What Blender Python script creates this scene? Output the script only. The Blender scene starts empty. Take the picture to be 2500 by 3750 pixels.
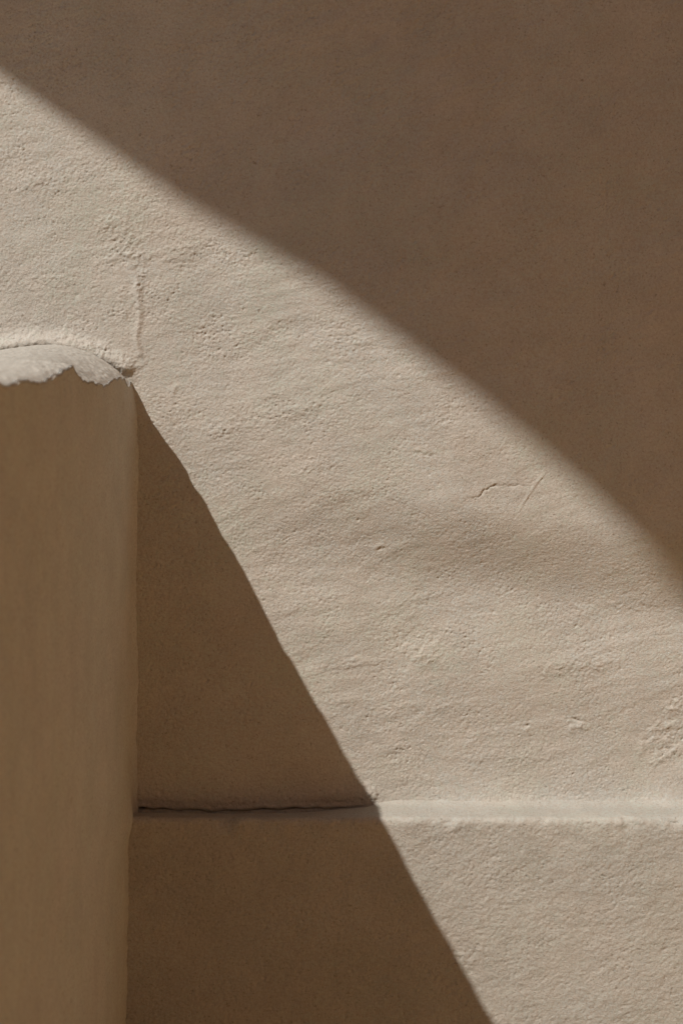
import bpy, math
import numpy as np

# ------------------------------------------------------------------ scene, camera, light
scene = bpy.context.scene
ZC = 1.50            # eye height
DIST = 50.0 / 24.0   # camera to wall: the frame is 1 m wide at the wall

cam_data = bpy.data.cameras.new("camera")
cam_data.sensor_fit = 'HORIZONTAL'
cam_data.sensor_width = 24.0
cam_data.lens = 50.0
cam_data.shift_y = -775.0 / 2500.0
cam_data.clip_start = 0.05
cam_data.clip_end = 200.0
cam_data.dof.use_dof = True
cam_data.dof.focus_distance = DIST
cam_data.dof.aperture_fstop = 5.0
cam = bpy.data.objects.new("camera", cam_data)
cam.location = (0.0, -DIST, ZC)
cam.rotation_euler = (math.pi / 2, 0.0, 0.0)
scene.collection.objects.link(cam)
scene.camera = cam

# direction in which sunlight travels: to the right, into the wall, down
RZ = 1.50
RX = 0.568 * (RZ - 0.06)
L = np.array([RX, 1.0, -RZ]); L = L / np.linalg.norm(L)
SUN_ELEV = math.asin(-L[2])
SUN_ROT = math.atan2(-L[0], -L[1])

sun_data = bpy.data.lights.new("sun", 'SUN')
sun_data.energy = 4.4
sun_data.angle = math.radians(0.53)
sun_data.color = (1.0, 0.965, 0.91)
sun = bpy.data.objects.new("sun", sun_data)
from mathutils import Vector
sun.rotation_euler = Vector(L).to_track_quat('-Z', 'Y').to_euler()
sun.location = (-6, -6, 12)
scene.collection.objects.link(sun)

world = bpy.data.worlds.new("World")
scene.world = world
world.use_nodes = True
wn = world.node_tree
sky = wn.nodes.new('ShaderNodeTexSky')
sky.sky_type = 'NISHITA'
sky.sun_disc = False
sky.sun_elevation = SUN_ELEV
sky.sun_rotation = SUN_ROT
wn.links.new(sky.outputs[0], wn.nodes['Background'].inputs[0])
wn.nodes['Background'].inputs[1].default_value = 0.055

scene.view_settings.view_transform = 'Standard'
scene.view_settings.look = 'None'
scene.view_settings.gamma = 1.0
scene.view_settings.use_curve_mapping = False
scene.view_settings.exposure = 0.17
scene.render.engine = 'CYCLES'
scene.cycles.max_bounces = 12
scene.cycles.diffuse_bounces = 8
scene.cycles.use_denoising = True

# ------------------------------------------------------------------ noise
_rng = np.random.default_rng(7)
_PERM = _rng.permutation(4096).astype(np.int64)
_ANG = _rng.random(4096) * 2 * np.pi
_GX = np.cos(_ANG).astype(np.float32)
_GY = np.sin(_ANG).astype(np.float32)


def pn(x, y, seed=0):
    """2-D gradient noise, about -1..1, one feature per unit."""
    x = np.asarray(x, dtype=np.float64) + seed * 37.13 + 1000.0
    y = np.asarray(y, dtype=np.float64) + seed * 11.71 + 1000.0
    xi = np.floor(x).astype(np.int64); yi = np.floor(y).astype(np.int64)
    fx = (x - xi).astype(np.float32); fy = (y - yi).astype(np.float32)
    u = fx * fx * fx * (fx * (fx * 6 - 15) + 10)
    v = fy * fy * fy * (fy * (fy * 6 - 15) + 10)

    def g(ax, ay, dx, dy):
        h = _PERM[(_PERM[(xi + ax) & 4095] + yi + ay) & 4095]
        return _GX[h] * dx + _GY[h] * dy
    a = g(0, 0, fx, fy); b = g(1, 0, fx - 1, fy)
    c = g(0, 1, fx, fy - 1); d = g(1, 1, fx - 1, fy - 1)
    ab = a + u * (b - a); cd = c + u * (d - c)
    return (ab + v * (cd - ab)) * 1.5


def pits(x, y, cell, seed, keep, rmin, rmax):
    """small round dents, one at most in each cell; 0..1"""
    x = np.asarray(x) / cell + 500; y = np.asarray(y) / cell + 500
    out = np.zeros(np.broadcast(x, y).shape, dtype=np.float32)
    xi = np.floor(x).astype(np.int64); yi = np.floor(y).astype(np.int64)
    for ax in (-1, 0, 1):
        for ay in (-1, 0, 1):
            h = _PERM[(_PERM[(xi + ax + seed * 17) & 4095] + yi + ay) & 4095]
            h2 = _PERM[(h + 991) & 4095]; h3 = _PERM[(h + 177) & 4095]; h4 = _PERM[(h + 2311) & 4095]
            px = xi + ax + h / 4096.0; py = yi + ay + h2 / 4096.0
            r = (rmin + (rmax - rmin) * (h3 / 4096.0) ** 2) / cell
            d2 = ((x - px) ** 2 + (y - py) ** 2) / (r * r)
            out = np.maximum(out, np.where(h4 < keep * 4096, np.exp(-d2), 0))
    return out


def sstep(a, b, x):
    t = np.clip((x - a) / (b - a), 0, 1)
    return t * t * (3 - 2 * t)


def seg_dist(x, z, pts):
    """distance to a polyline and the position along it (0..1)"""
    best = np.full(x.shape, 9.0); at = np.zeros(x.shape)
    n = len(pts) - 1
    for i in range(n):
        (ax, az), (bx, bz) = pts[i], pts[i + 1]
        dx, dz = bx - ax, bz - az
        t = np.clip(((x - ax) * dx + (z - az) * dz) / (dx * dx + dz * dz + 1e-12), 0, 1)
        d = np.hypot(x - ax - t * dx, z - az - t * dz)
        m = d < best
        best = np.where(m, d, best); at = np.where(m, (i + t) / n, at)
    return best, at


# positions on the wall are noted in steps of 0.4 mm from its upper left corner in view
def wx(u): return (u - 1250.0) / 2500.0
def wz(v): return ZC - (v - 1100.0) / 2500.0
def wp(pts): return [(wx(a), wz(b)) for a, b in pts]


def stroke(h, X, Z, pts, width, height, jag=0.0, seed=0, taper=True):
    """adds a ridge (height > 0) or a groove along a polyline, in place"""
    P = wp(pts)
    xs = [p[0] for p in P]; zs = [p[1] for p in P]
    m = 4 * width + jag + 0.004
    sel = (X > min(xs) - m) & (X < max(xs) + m) & (Z > min(zs) - m) & (Z < max(zs) + m)
    if not sel.any():
        return
    x = X[sel].copy(); z = Z[sel].copy()
    if jag:
        x0, z0 = x.copy(), z.copy()
        x += jag * pn(x0 * 140, z0 * 140, 50 + seed) + jag * .5 * pn(x0 * 400, z0 * 400, 51 + seed)
        z += jag * pn(x0 * 140, z0 * 140, 60 + seed) + jag * .5 * pn(x0 * 400, z0 * 400, 61 + seed)
    d, t = seg_dist(x, z, P)
    tp = np.clip(np.minimum(t, 1 - t) * 5, 0, 1) if taper else 1.0
    br = .55 + .6 * pn(x * 110, z * 110, 70 + seed)          # the mark comes and goes
    if not taper:
        br = 1.2 + .2 * br
    h[sel] += (height * .72 * tp * np.clip(br, .1, 1.5) * np.exp(-(d / width) ** 2)).astype(h.dtype)


# ------------------------------------------------------------------ mesh helpers
def grid_mesh(name, V, material, parent=None, extra=None, smooth=True, flip=False):
    """V: (rows, cols, 3) vertex grid in the parent's space; extra: further (verts, faces)"""
    r, c, _ = V.shape
    verts = V.reshape(-1, 3)
    i = np.arange(r * c).reshape(r, c)
    q = np.stack([i[:-1, :-1], i[:-1, 1:], i[1:, 1:], i[1:, :-1]], -1).reshape(-1, 4)
    if flip:
        q = q[:, ::-1]
    if extra is not None:
        ev, ef = extra
        q = np.concatenate([q, np.asarray(ef) + len(verts)])
        verts = np.concatenate([verts, np.asarray(ev)])
    me = bpy.data.meshes.new(name)
    me.vertices.add(len(verts))
    me.vertices.foreach_set('co', np.ascontiguousarray(verts, dtype=np.float32).ravel())
    me.loops.add(q.size)
    me.loops.foreach_set('vertex_index', np.ascontiguousarray(q, dtype=np.int32).ravel())
    me.polygons.add(len(q))
    me.polygons.foreach_set('loop_start', np.arange(0, q.size, 4, dtype=np.int32))
    sm = np.zeros(len(q), dtype=bool); sm[:(r - 1) * (c - 1)] = smooth
    me.update(calc_edges=True)
    me.polygons.foreach_set('use_smooth', sm)
    me.update()
    me.materials.append(material)
    o = bpy.data.objects.new(name, me)
    scene.collection.objects.link(o)
    o.parent = parent
    return o


def poly_mesh(name, verts, faces, material, parent=None):
    me = bpy.data.meshes.new(name)
    me.from_pydata([tuple(map(float, v)) for v in verts], [], [list(map(int, f)) for f in faces])
    me.update()
    me.materials.append(material)
    o = bpy.data.objects.new(name, me)
    scene.collection.objects.link(o)
    o.parent = parent
    return o


def box(x0, x1, y0, y1, z0, z1):
    v = [(x0, y0, z0), (x1, y0, z0), (x1, y1, z0), (x0, y1, z0), (x0, y0, z1), (x1, y0, z1), (x1, y1, z1), (x0, y1, z1)]
    f = [(0, 3, 2, 1), (4, 5, 6, 7), (0, 1, 5, 4), (1, 2, 6, 5), (2, 3, 7, 6), (3, 0, 4, 7)]
    return v, f


def empty(name, loc, label, cat):
    o = bpy.data.objects.new(name, None)
    o.location = loc
    o['label'] = label; o['category'] = cat; o['kind'] = 'thing'
    scene.collection.objects.link(o)
    return o


def axis(lo, d0, d1, hi, step, coarse):
    """dense between d0 and d1, coarse outside"""
    a = np.linspace(lo, d0, max(2, int((d0 - lo) / coarse) + 1))[:-1] if lo < d0 else np.array([])
    b = np.linspace(d0, d1, int(round((d1 - d0) / step)) + 1)
    c = np.linspace(d1, hi, max(2, int((hi - d1) / coarse) + 1))[1:] if hi > d1 else np.array([])
    return np.concatenate([a, b, c])


# ------------------------------------------------------------------ materials
def plaster(name, base, warm, olive, speck=0.75, bump=0.0014, streak=None):
    m = bpy.data.materials.new(name)
    m.use_nodes = True
    nt = m.node_tree; N = nt.nodes; K = nt.links
    bs = N['Principled BSDF']
    bs.inputs['Roughness'].default_value = 0.92
    bs.inputs['Specular IOR Level'].default_value = 0.15
    co = N.new('ShaderNodeTexCoord')

    def noise(scale, detail=3, rough=0.55, vec=None):
        n = N.new('ShaderNodeTexNoise')
        n.inputs['Scale'].default_value = scale
        n.inputs['Detail'].default_value = detail
        n.inputs['Roughness'].default_value = rough
        K.new(vec or co.outputs['Object'], n.inputs['Vector'])
        return n.outputs['Fac']

    def ramp(sock, a, b, lo=0.0, hi=1.0):
        r = N.new('ShaderNodeMapRange')
        r.interpolation_type = 'SMOOTHSTEP'
        for k, v in enumerate((a, b, lo, hi)):
            r.inputs[k + 1].default_value = v
        K.new(sock, r.inputs[0])
        return r.outputs[0]

    def mix(fac, a, b, mode='MIX'):
        x = N.new('ShaderNodeMix'); x.data_type = 'RGBA'; x.blend_type = mode
        if isinstance(fac, float): x.inputs[0].default_value = fac
        else: K.new(fac, x.inputs[0])
        for s, v in ((x.inputs[6], a), (x.inputs[7], b)):
            if isinstance(v, tuple): s.default_value = (*v, 1)
            else: K.new(v, s)
        return x.outputs[2]

    def shifted(dx):
        mp = N.new('ShaderNodeMapping')
        mp.inputs['Location'].default_value = (dx, dx * .7, -dx)
        K.new(co.outputs['Object'], mp.inputs[0])
        return mp.outputs[0]

    c = mix(ramp(noise(4.5, 4), .42, .68, 0, .8), base, warm)
    c = mix(ramp(noise(6.5, 4, vec=shifted(3.7)), .45, .7, 0, .8), c, olive)
    c = mix(ramp(noise(55, 3, vec=shifted(7.7)), .45, .65, 0, .5), c, warm)
    c = mix(ramp(noise(75, 3, vec=shifted(2.9)), .5, .68, 0, .5), c, olive)
    # grains of differently coloured sand
    c = mix(ramp(noise(260, 3, vec=shifted(9.1)), .35, .7, 0, 1), c, tuple(.9 * v for v in warm))
    d = ramp(noise(300, 4, .6, vec=shifted(5.2)), .58, .70, 0, speck)
    c = mix(d, c, tuple(v * k for v, k in zip(base, (.58, .52, .46))))
    d2 = ramp(noise(95, 3, .6, vec=shifted(12.4)), .69, .745, 0, .7)
    c = mix(d2, c, tuple(v * k for v, k in zip(base, (.55, .47, .40))))
    if streak:
        mp = N.new('ShaderNodeMapping')
        mp.inputs['Scale'].default_value = streak
        K.new(co.outputs['Object'], mp.inputs[0])
        c = mix(ramp(noise(1.0, 5, .6, vec=mp.outputs[0]), .45, .75, 0, .35), c, tuple(.86 * v for v in warm))
    def value(sock, lo, hi):
        r = ramp(sock, .3, .7, lo, hi)
        x = N.new('ShaderNodeCombineColor')
        for k in range(3): K.new(r, x.inputs[k])
        return x.outputs[0]
    c = mix(1.0, c, value(noise(13, 4, .6, vec=shifted(15.3)), .95, 1.04), 'MULTIPLY')
    c = mix(1.0, c, value(noise(400, 4, .7, vec=shifted(21.9)), .90, 1.06), 'MULTIPLY')
    K.new(c, bs.inputs['Base Color'])
    b1 = N.new('ShaderNodeBump')
    b1.inputs['Strength'].default_value = 1.0
    b1.inputs['Distance'].default_value = bump
    K.new(noise(480, 5, .7, vec=shifted(1.3)), b1.inputs['Height'])
    K.new(b1.outputs[0], bs.inputs['Normal'])
    return m


M_WALL = plaster('wall_plaster', (.436, .427, .388), (.455, .405, .346), (.415, .419, .355))
M_LEDGE = plaster('ledge_plaster', (.385, .376, .340), (.40, .36, .308), (.365, .368, .318))
M_LOW = plaster('low_wall_plaster', (.57, .585, .55), (.585, .555, .52), (.55, .578, .53), bump=.0030, streak=(18, 18, 5))
M_COPE = plaster('coping_limewash', (.455, .432, .385), (.39, .36, .315), (.42, .402, .355), bump=.0003, speck=.3, streak=(4, 70, 70))
M_WARM = plaster('ochre_render', (.50, .34, .20), (.52, .32, .18), (.46, .335, .19))
M_SLAB = plaster('slab_render', (.52, .35, .18), (.54, .335, .165), (.48, .345, .17))
M_RED = plaster('red_render', (.53, .315, .15), (.55, .30, .14), (.49, .31, .145))
M_EARTH = plaster('packed_earth', (.58, .41, .20), (.60, .395, .185), (.54, .405, .19), bump=.002)
M_WOOD = plaster('door_wood', (.16, .09, .05), (.18, .09, .05), (.13, .08, .05))

# ------------------------------------------------------------------ plaster relief
DISCS = [(592, 1370, 62), (132, 857, 48), (1025, 1106, 60), (915, 1192, 62), (1089, 1288, 60), (1146, 1103, 45),
         (2314, 2715, 46), (2390, 2604, 42), (2314, 2310, 70), (2079, 3456, 56), (1990, 3600, 60)]


def grain(X, Z, coarse, amp):
    """sandy float finish: grains of 3 to 8 mm, lumpier where coarse is near 1"""
    wxx = X + .002 * pn(X * 90, Z * 90, 3); wzz = Z + .002 * pn(X * 90, Z * 90, 4)
    g = .00036 * pn(wxx * 210, wzz * 250, 5)
    g += .00022 * pn(wxx * 125, wzz * 150, 6) * (.25 + .75 * coarse)
    g += .00042 * pn(X * 340, Z * 360, 7)
    g += .00022 * pn(wxx * 60, wzz * 75, 8) * coarse
    g -= .00150 * pits(X, Z, .0056, 21, .42, .0006, .0016) * (.25 + .95 * sstep(-.3, .5, pn(X * 16, Z * 18, 9)))
    for (u, v, r) in DISCS:
        d = np.hypot(X - wx(u), Z - wz(v)) * 2500 / r
        g *= (.45 + .55 * sstep(.85, 1.1, d))
    return g * amp


# ------------------------------------------------------------------ the wall
wall = empty('plaster_wall', (0, 0, 0), 'tall rough beige plaster wall crossed by a soft diagonal shadow', 'wall')

xs = axis(-4.5, -.52, .52, 2.6, .00124, .07)
zs = axis(0.0, wz(2990), ZC + .455, 6.5, .00124, .07)
X, Z = np.meshgrid(xs, zs)
h = np.zeros(X.shape)
inview = sstep(1.6, .7, np.abs(X)) * sstep(2.9, 2.2, Z)
h += .0045 * pn(X * 2.6, Z * 3.4, 11) * inview
h += .0016 * pn(X * 6, Z * 8, 12)
# broad hollow to the right of the middle, plaster bellied out above it
band = wz(1975) - .15 * (X - .086) + .010 * pn(X * 4, Z * 2, 18)
h += .0290 * (sstep(-.07, .07, Z - band) - .5) * (.45 + .55 * sstep(-.1, .2, X)) * sstep(-.22, -.02, X) * sstep(.9, .4, np.abs(Z - band)) * sstep(1.5, .8, X)
h += .006 * np.exp(-((Z - wz(2500)) / .07) ** 2) * sstep(-.1, .3, X) * inview
# trowel drag, mostly sideways, rising to the right
uu = X * .96 + Z * .28; vv = -X * .28 + Z * .96
tr = pn(uu * 16, vv * 48, 13)
h += .00060 * tr * (.4 + .6 * sstep(-.3, .5, pn(X * 4, Z * 4, 14)))
h += .00022 * pn(uu * 22, vv * 80, 15)
for k, (ang, fu, fv, amp, lo) in enumerate(((.22, 7, 26, .0006, .05), (-.35, 9, 30, .0005, .15), (.55, 10, 34, .0005, .2), (.1, 14, 60, .0004, .1), (1.25, 9, 34, .0005, .25))):
    ca, sa = math.cos(ang), math.sin(ang)
    a1 = X * ca + Z * sa; a2 = -X * sa + Z * ca
    n1 = pn(a1 * fu, a2 * fv, 80 + k) + .10 * pn(X * 120, Z * 120, 90 + k)
    patch = sstep(-.05, .45, pn(X * 3.3, Z * 3.8, 100 + k))
    h += amp * .55 * patch * sstep(lo, lo + .10, n1) * inview          # edge of a dragged skim, crisp on one side
    h += amp * .35 * (.3 + .7 * patch) * sstep(lo, lo + .7, n1) * inview
up_left = sstep(.25, -.25, X - .4 * (Z - ZC))
coarse = np.clip(.35 + .65 * up_left + .35 * pn(X * 5, Z * 5, 16), .1, 1.15)
smooth_zone = sstep(-.05, .2, X) * sstep(wz(2300), wz(1900), Z) * sstep(wz(1300), wz(1650), Z)
coarse = coarse * (1 - .5 * smooth_zone)
patch = .62 + .38 * sstep(-.35, .35, pn(X * 11, Z * 13, 19)) + .22 * pn(X * 30, Z * 34, 20)
h += grain(X, Z, coarse, (.95 + .3 * up_left - .25 * smooth_zone) * patch)
h -= .0009 * pits(X, Z, .011, 2, .35, .0008, .0022) * (.5 + .5 * sstep(-.2, .4, pn(X * 6, Z * 6, 17)))
h -= .0016 * pits(X, Z, .030, 5, .22, .0010, .0027) * sstep(-.1, .4, pn(X * 5, Z * 6, 25))

S = lambda pts, w, a, jag=0., seed=0, taper=True: stroke(h, X, Z, pts, w, a, jag, seed, taper)
# hairline crack and the straight scratch that meets it
S([(1690, 1826), (1745, 1815), (1770, 1790), (1805, 1773), (1860, 1774), (1900, 1772), (1938, 1782)], .0014, -.0034, .0022, 1)
S([(1690, 1818), (1745, 1806), (1770, 1781), (1805, 1762), (1860, 1763)], .004, .0010, .001, 1)
S([(1988, 1730), (1960, 1762), (1925, 1815), (1888, 1876)], .0020, .0016, .0005, 2)
S([(1994, 1733), (1967, 1767), (1931, 1819), (1895, 1879)], .0014, -.0010, .0005, 2)
S([(1800, 1640), (1820, 1612)], .0018, .0012, .0005, 3)
S([(1500, 1655), (1545, 1660), (1600, 1665)], .0025, -.0022, .003, 4)
S([(1505, 1642), (1560, 1645), (1600, 1650)], .004, .0012, .003, 4)
S([(1372, 2024), (1390, 2012), (1412, 2010)], .0022, -.003, .001, 5)
S([(1365, 2012), (1390, 1998), (1412, 1996)], .004, .0012, .001, 5)
S([(1360, 2245), (1450, 2235), (1560, 2205), (1680, 2190)], .004, -.0010, .005, 6)
S([(1360, 2230), (1450, 2218), (1560, 2190), (1680, 2172)], .007, .0012, .003, 6)
S([(1420, 2300), (1480, 2270), (1540, 2245)], .006, .0012, .001, 7)
S([(2340, 2340), (2420, 2335), (2490, 2328)], .0014, -.001, .001, 7)
# loose lumps low on the right
S([(2095, 2640), (2125, 2650), (2170, 2662)], .0016, -.0034, .0010, 8)
S([(2080, 2690), (2110, 2672), (2165, 2668)], .006, .0032, .001, 8)
S([(1905, 2675), (1945, 2665)], .0022, -.0026, .001, 9)
S([(1890, 2690), (1945, 2680)], .006, .0022, .001, 9)
for k, (a, b) in enumerate((((2360, 2720), (2500, 2650)), ((2330, 2765), (2480, 2710)), ((2370, 2825), (2520, 2740)), ((2440, 2610), (2530, 2580)))):
    S([a, ((a[0] + b[0]) / 2, (a[1] + b[1]) / 2 - 12), b], .009, .0034, .003, 20 + k)
    S([(a[0] + 6, a[1] - 22), (b[0], b[1] - 26)], .006, -.0022, .003, 30 + k)
# seam and torn lumps above the end of the low wall
S([(470, 930), (500, 1010), (508, 1090), (512, 1160), (498, 1240), (512, 1300)], .0045, .0026, .0008, 10, False)
S([(505, 1345), (520, 1330), (532, 1318)], .005, .0024, .002, 11)
S([(350, 1262), (375, 1268), (395, 1282)], .004, .0045, .0015, 12)
S([(355, 1272), (380, 1280), (394, 1288)], .0018, -.003, .001, 12)
S([(255, 1175), (300, 1168), (350, 1180)], .003, -.0016, .003, 13)
S([(520, 985), (560, 950), (600, 940)], .004, -.0026, .004, 14)
S([(515, 972), (560, 936), (605, 926)], .007, .0022, .004, 14)
S([(300, 985), (380, 950), (460, 930)], .006, .0014, .004, 15)
S([(330, 900), (420, 880), (520, 850)], .006, -.0012, .004, 16)
S([(620, 1455), (640, 1420), (660, 1405)], .004, .0022, .0015, 17)
S([(1000, 1560), (1100, 1540), (1190, 1500)], .006, -.0014, .005, 18)
S([(980, 1535), (1090, 1512), (1190, 1475)], .010, .0018, .005, 18)
S([(1130, 1275), (1250, 1275), (1370, 1255)], .009, .0012, .004, 19)
for k, (a, b, w_, a_) in enumerate((((505, 900), (520, 1080), .007, .0022), ((430, 1040), (445, 1180), .006, .0014), ((340, 800), (480, 1000), .014, -.0020), ((370, 770), (520, 960), .012, .0022),
                                     ((560, 960), (760, 860), .012, .0018), ((640, 1010), (820, 900), .009, -.0014), ((60, 700), (260, 620), .014, .0018), ((90, 1050), (280, 1010), .012, .0018),
                                     ((820, 1250), (1010, 1200), .010, .0014), ((700, 1600), (900, 1560), .012, .0016), ((1060, 1720), (1280, 1690), .013, .0018), ((1420, 2370), (1640, 2330), .012, -.0022),
                                     ((1500, 2420), (1620, 2400), .014, .0020), ((1100, 2460), (1400, 2440), .010, .0012), ((1300, 2620), (1700, 2600), .008, .0010), ((1900, 2480), (2300, 2420), .014, .0016), ((2050, 2250), (2450, 2200), .012, .0012),
                                     ((650, 480), (900, 640), .02, .0018), ((1500, 1500), (1800, 1640), .018, .0012), ((1600, 2800), (2100, 2780), .014, .0012))):
    S([a, ((a[0] + b[0]) / 2 + 9, (a[1] + b[1]) / 2 - 9), b], w_, a_ * 1.3, .008, 40 + k)
# cement fillet hugging the rounded top of the low wall
S([(-120, 1300), (0, 1268), (120, 1252), (240, 1256), (340, 1284), (420, 1320), (455, 1340)], .012, .0115, .002, 21, False)
# plaster pulled out where wall and ledge meet, raw in the shaded corner
S([(500, 2925), (700, 2940), (950, 2945), (1200, 2925), (1340, 2915)], .012, .003, .004, 22, False)
S([(540, 2890), (760, 2900), (900, 2915)], .003, .0014, .006, 23)
S([(1345, 2925), (1362, 2912), (1385, 2935)], .006, .005, .001, 24)
h += (.005 + .003 * pn(X * 8, X * 0, 21)) * np.exp(-np.clip(Z - (ZC - .741), 0, 9) / .013) * sstep(.09, .2, X)
zj = ZC - .747 + .0035 * pn(X * 11, X * 0, 25) + .003 * pn(X * 40, X * 0, 24) + .0012 * pn(X * 110, X * 0, 23)
h -= .016 * sstep(zj + .001, zj - .003, Z) * sstep(.07, -.01, X) * np.clip(.8 + .5 * pn(X * 14, X * 0, 22) + .9 * sstep(-.12, -.28, X), .2, 1.9)
h += .002 * np.exp(-((Z - zj - .004) / .004) ** 2) * sstep(.07, -.01, X)
_row = int(np.argmin(np.abs(zs - (ZC - .738)))); wall_x, wall_h = xs.copy(), h[_row].copy()
V = np.stack([X, -h, Z], -1)
grid_mesh('wall_face', V, M_WALL, wall,
          extra=([(-4.5, .4, 0), (2.6, .4, 0), (2.6, .4, 6.5), (-4.5, .4, 6.5)], [(0, 3, 2, 1)]))

# ---- ledge: top, worn lip and front, one continuous skin of plaster
LD = .051
LZ = ZC - .741
prof = [(-.012 + .0015 * k, 0) for k in range(int((.012 + LD - .009) / .0015) + 1)]     # distance out from the wall
R = .009
t0 = prof[-1][0]
py, pz, ny, nz = [], [], [], []
for s, _ in prof:
    py.append(s); pz.append(0.); ny.append(0.); nz.append(1.)
for a in np.linspace(0, math.pi / 2, 12)[1:]:
    py.append(t0 + .0015 + (LD - t0 - .0015) * math.sin(a)); pz.append(-R * (1 - math.cos(a))); ny.append(math.sin(a)); nz.append(math.cos(a))
fz = np.concatenate([np.arange(R + .0015, .375, .0015), np.linspace(.38, LZ, 14)])
for d in fz:
    py.append(LD); pz.append(-d); ny.append(1.); nz.append(0.)
py, pz, ny, nz = map(np.array, (py, pz, ny, nz))
xs = axis(-4.4, -.33, .53, 2.55, .0015, .06)
Xl, PY = np.meshgrid(xs, py); _, PZ = np.meshgrid(xs, pz); _, NY = np.meshgrid(xs, ny); _, NZ = np.meshgrid(xs, nz)
arc = np.concatenate([[0], np.cumsum(np.hypot(np.diff(py), np.diff(pz)))])
_, AR = np.meshgrid(xs, arc)
ZW = LZ + PZ
q = .0014 * pn(Xl * 9, AR * 9, 30) + .0005 * pn(Xl * 24, AR * 30, 31)
u2 = Xl * .9 + AR * -.43; v2 = Xl * .43 + AR * .9
q += .0004 * pn(u2 * 40, v2 * 60, 32) * NY
q += .0003 * pn(u2 * 90, v2 * 140, 38) * NY
G = grain(Xl, ZW, np.clip(.75 + .3 * pn(Xl * 6, AR * 6, 33), .3, 1.1), .95)
q += G * (.25 + .75 * NY)
q -= .0008 * pits(Xl, AR, .012, 7, .3, .0008, .0022) * NY
SL = lambda pts, w, a, jag=0., seed=0: stroke(q, Xl, ZW, pts, w, a, jag, seed)
lip = np.exp(-((AR - (t0 + .012 + .008)) / .012) ** 2)
q += lip * (.0022 * pn(Xl * 4, Xl * 0, 33) + .0022 * pn(Xl * 11, Xl * 0, 34) + .0013 * pn(Xl * 30, AR * 30, 35) + .0008 * pn(Xl * 95, AR * 90, 36))
for (u, v, w, a) in ((1655, 3012, .010, -.0060), (1668, 3030, .007, .0035), (1990, 3000, .008, -.003), (2290, 3010, .012, -.0035), (2275, 3022, .008, .003), (2480, 3008, .009, -.0050), (820, 3010, .014, -.004), (880, 3024, .016, .003), (1540, 3002, .012, .002)):
    q += a * np.exp(-(((Xl - wx(u) * .973) ** 2 + (ZW - (ZC - (v - 1100) * .973 / 2500)) ** 2) / w ** 2)) * (NZ < .999)
SL([(1790, 3200), (1840, 3230)], .0012, -.0012, .0006, 40)
SL([(1660, 3435), (1700, 3480), (1720, 3510)], .004, -.0022, .002, 41)
SL([(1670, 3440), (1720, 3490)], .009, .0022, .003, 42)
# meeting with the wall: a soft fillet in the sun, an open ragged joint in the corner
right = sstep(.03, .10, Xl)
hw = np.interp(xs, wall_x, wall_h)[None, :]
PR = PY - hw
fil = (.005 + .004 * pn(Xl * 7, Xl * 0, 27) + .0015 * pn(Xl * 40, PY * 40, 26)) * np.clip(1 - PR / .022, 0, 1.4) ** 2 * right
gap = sstep(.06, -.02, Xl) * (.7 + .5 * pn(Xl * 25, Xl * 0, 37))
jo = -.026 * gap * np.exp(-((PR - .0045 - .0015 * pn(Xl * 60, Xl * 0, 29)) / .0045) ** 2) - .030 * gap * np.exp(-((PR - .003 - .001 * pn(Xl * 90, Xl * 0, 28)) / .0024) ** 2) - .006 * sstep(.05, .0, PY) * sstep(.06, -.05, Xl)
OY = PY + NY * q
OZ = ZW + NZ * q + (fil + jo) * (NY < .5)
V = np.stack([Xl, -OY, OZ], -1)
grid_mesh('ledge', V, M_LEDGE, wall, flip=True)

# ------------------------------------------------------------------ low wall on the left
LX = -.299                       # its right-hand face
LEN = 1.75
low_o = np.array([-.47, -.85, 0.])
low = empty('low_wall', tuple(low_o), 'low plaster wall with a pale crumbling rounded top, blurred at left edge', 'low wall')


def face_x(T, Zz):
    """right-hand face, T = distance from the back wall"""
    f = LX - .006 + .006 * np.exp(-(T / .012)) - .001 * sstep(wz(2900), wz(3700), Zz) - .004 * sstep(wz(3100), wz(2950), Zz) * 0
    f = f + (.0012 * pn(Zz * 9, Zz * 0, 38) + .0008 * pn(Zz * 30, Zz * 0, 39)) * np.exp(-(T / .03))
    f = f - .007 * np.exp(-(T / .03)) * sstep(wz(1530), wz(1380), Zz)
    f = f + .0035 * pn(T * 4, Zz * 5, 40) * sstep(0, .1, T) + .0016 * pn(T * 12, Zz * 9, 41)
    return f


# height of the worn shoulder, read back from the outline of the shadow it throws on wall and ledge
_sh = [(507, 1411), (534, 1460), (565, 1540), (605, 1598), (645, 1652), (686, 1710), (697, 1741), (739, 1812), (775, 1862), (800, 1920), (837, 1991), (882, 2062),
       (913, 2125), (967, 2232), (1032, 2355), (1150, 2556), (1229, 2694), (1309, 2826), (1363, 2905), (1424, 2981)]
_et, _ez = [0.0], [ZC - .122]
for a_, b_ in _sh:
    t_ = (wx(a_) + .300) / RX
    _et.append(t_); _ez.append(wz(b_) + RZ * t_)
for a_, b_ in [(1473, 3123), (1566, 3294), (1651, 3459), (1730, 3604), (1806, 3742)]:
    t_ = (wx(a_) * .9735 + .300) / RX
    _et.append(t_ + .055); _ez.append(ZC - (b_ - 1100) * .9735 / 2500 + RZ * t_)
_et.append(.95); _ez.append(ZC - .066); _et.append(2.0); _ez.append(ZC - .066)
_et, _ez = np.array(_et), np.array(_ez)


def shoulder_z(T):
    z = 0
    for k in np.linspace(-.009, .009, 5):
        z = z + np.interp(T + k, _et, _ez) / 5
    return z + .0009 * pn(T * 60, T * 0, 42)


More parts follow.
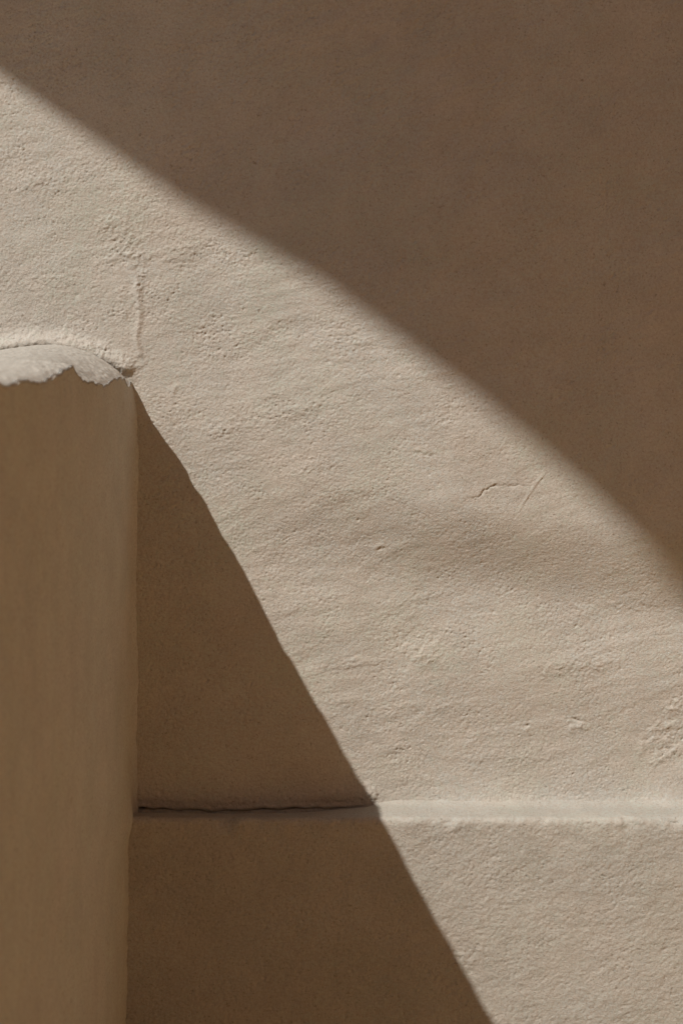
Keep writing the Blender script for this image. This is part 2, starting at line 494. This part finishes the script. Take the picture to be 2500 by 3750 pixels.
def edge_z(T):
    """foot of the torn limewash, where the sunlit top ends and the shaded face begins"""
    n = .0034 * pn(T * 19, T * 0, 43) + .0020 * pn(T * 40, T * 0, 45) + .0005 * pn(T * 110, T * 0, 46)
    return shoulder_z(T) + n * (.45 + .55 * sstep(0, .3, T))


ts = np.concatenate([np.arange(-.004, .1, .0016), np.arange(.1, .95, .003), np.linspace(.955, LEN, 60)])
vs = np.concatenate([np.linspace(0, .32, 12)[:-1], np.linspace(.32, 1, 330)])
T, Vv = np.meshgrid(ts, vs)
EZ = edge_z(T)
Zf = Vv * (EZ + .0015)
Xf = face_x(np.maximum(T, 0), Zf)
g = .0008 * pn(T * 170, Zf * 170, 45) + .0010 * pn(T * 70, Zf * 50, 46) + .0014 * pn(T * 30, Zf * 12, 47)
g -= .0010 * pits(T, Zf, .03, 9, .3, .001, .003)
near_top = np.exp(-((EZ - Zf) / .05))
g -= .0016 * pits(T, Zf * .6, .012, 11, .35, .0012, .004) * near_top * (1 - np.exp(-(EZ - Zf) / .006))
g += .0010 * pn(T * 90, Zf * 60, 48) * near_top * (1 - np.exp(-(EZ - Zf) / .006))
# small lump where the face meets the ledge
g += .006 * np.exp(-((T - .05) / .03) ** 2 - ((Zf - wz(2960)) / .02) ** 2)
Xf = Xf + g
V = np.stack([Xf, -T, Zf], -1)
top = V[-1:].copy(); top[..., 0] -= .03; top[..., 2] -= .001
V = np.concatenate([V, top]) - low_o
xb = -.66
ev = np.array([(xb, 0, 0), (xb, -LEN, 0), (xb, -LEN, 1.42), (xb, 0, 1.36), (LX - .01, -LEN, 0), (LX - .01, -LEN, 1.42)]) - low_o
grid_mesh('body', V, M_LOW, low, extra=(ev, [(0, 3, 2, 1), (1, 2, 5, 4)]))

# coping: height field from the far side to the ragged arris, rolled over the right-hand edge
us = np.concatenate([np.linspace(0, .55, 60)[:-1], np.linspace(.55, 1, 170)])
ts = np.concatenate([np.arange(-.004, .12, .0016), np.arange(.12, .95, .0026), np.linspace(.955, LEN, 60)])
T, U = np.meshgrid(ts, us)
EZ = edge_z(T)
XR = face_x(np.maximum(T, 0), EZ) + .0008
Xc = xb - .01 + (XR - xb + .01) * U
crown = ZC - .064 - .004 * np.clip(T, 0, 1)
# section against the wall: round-backed; flatter nearer the eye
sx = np.clip((Xc + .42) / (XR + .42), -2, 1)
flat = sstep(.1, .75, T)
right_drop = np.where(sx > 0, np.abs(sx) ** (2.1 + 2.5 * flat), 0)
left_drop = np.where(sx < 0, np.abs(sx) ** 2, 0) * .022
SH = shoulder_z(T)
Zc_ = crown - left_drop - right_drop * (crown - SH)
Tw = T + .006 * pn(T * 120, Xc * 120, 61) * (1 - U ** 40)
sh = np.clip(1 - (XR - Xc) / (.016 + .004 * pn(T * 60, Xc * 40, 62)), 0, 1)
Zc_ = Zc_ + sh * ((edge_z(Tw) - shoulder_z(Tw)) - .001)
rough = sstep(.06, .0, XR - Xc)
r = .0008 * pn(T * 24, Xc * 60, 54) + .0005 * pn(T * 60, Xc * 160, 55) + .0004 * pn(T * 200, Xc * 200, 58)
r += rough * (.0011 * pn(T * 75, Xc * 75, 56) + .0008 * pn(T * 150, Xc * 150, 57) + .0005 * pn(T * 300, Xc * 300, 59))
r *= 1 - sh ** 3
Zc_ = Zc_ + r
Zc_ -= .004 * np.exp(-((T - .004) / .006) ** 2)
V = np.stack([Xc, -T, Zc_], -1) - low_o
grid_mesh('coping', V, M_COPE, low, flip=True)

# ------------------------------------------------------------------ overhead: stair shape, unseen and added, whose soffit edge throws the diagonal shadow
ed = [(-900, -380, 1.3), (-400, -60, 2.1), (0, 262, 2.8), (180, 390, 3.0), (367, 520, 3.2), (540, 640, 3.35), (685, 735, 3.5), (850, 832, 3.65), (988, 916, 3.8), (1211, 1052, 4.0), (1435, 1225, 4.2),
      (1600, 1350, 4.35), (1753, 1466, 4.5), (2008, 1665, 4.75), (2232, 1862, 5.0), (2380, 2005, 5.1), (2500, 2125, 5.2), (2800, 2390, 5.5), (3300, 2800, 6.0)]
C = np.array([np.array([wx(a), 0, wz(b + 10 + .017 * max(a, 0))]) - L * s for a, b, s in ed])
n = len(C)
verts, faces = [], []
XR_ = 2.6
for p in C:
    verts.append(p)                                             # soffit arris
    verts.append((XR_, p[1], p[2]))                             # soffit, far side
    verts.append((XR_, p[1], p[2] + .55))
    verts.append((p[0], p[1], p[2] + .55))
for i in range(n - 1):
    a, b = 4 * i, 4 * (i + 1)
    for k in range(4):
        k2 = (k + 1) % 4
        faces.append((a + k, b + k, b + k2, a + k2))
faces.append((0, 1, 2, 3)); faces.append(tuple(4 * (n - 1) + k for k in (3, 2, 1, 0)))
slab = empty('shadow_slab', (0, 0, 0), 'plastered stair shape overhead, unseen, added to shade the upper wall', 'stairs')
poly_mesh('soffit_slab', verts, faces, M_SLAB, slab)
y = C[0][1]; z = C[0][2] + .55
k = 0
while y > C[-1][1] + .3:
    zz = np.interp(-y, -C[:, 1], C[:, 2]) + .50
    zt = np.interp(-(y - .28), -C[:, 1], C[:, 2]) + .60
    v, f = box(-1.62, XR_ - .02, y - .279, y - .001, zz, zt)
    poly_mesh('step', v, f, M_SLAB, slab)  # steps on top of the added slab, out of view
    y -= .28

# ------------------------------------------------------------------ courtyard out of view, its walls added for warm bounce light
g0 = 30.0
gx = np.linspace(-g0, g0, 61); gy = np.linspace(-g0, g0, 61)
GX_, GY_ = np.meshgrid(gx, gy)
ground = grid_mesh('ground', np.stack([GX_, GY_, .012 * pn(GX_ * .7, GY_ * .7, 70) - .012], -1), M_EARTH)
ground['kind'] = 'structure'


def bounce_wall(name, label, x0, x1, y0, y1, hgt, mat):
    e = empty(name, ((x0 + x1) / 2, (y0 + y1) / 2, 0), label, 'wall')
    hx, hy = (x1 - x0) / 2, (y1 - y0) / 2
    v, f = box(-hx, hx, -hy, hy, -.05, hgt)
    poly_mesh('wall_body', v, f, mat, e)
    v, f = box(-hx - .04, hx + .04, -hy - .04, hy + .04, hgt, hgt + .09)
    poly_mesh('coping', v, f, mat, e)
    return e


bounce_wall('bounce_wall_right', 'dull red unseen wall added at right to bounce warm light', 2.62, 3.0, -8.0, .4, 6.0, M_RED)
bounce_wall('bounce_wall', 'ochre unseen wall added behind the viewer for warm bounce light', -9.0, 3.4, -8.6, -8.1, 4.4, M_WARM)
bounce_wall('bounce_wall_left', 'ochre unseen wall added at left to block low sky and bounce warm light', -6.6, -6.2, -8.0, .4, 2.2, M_WARM)
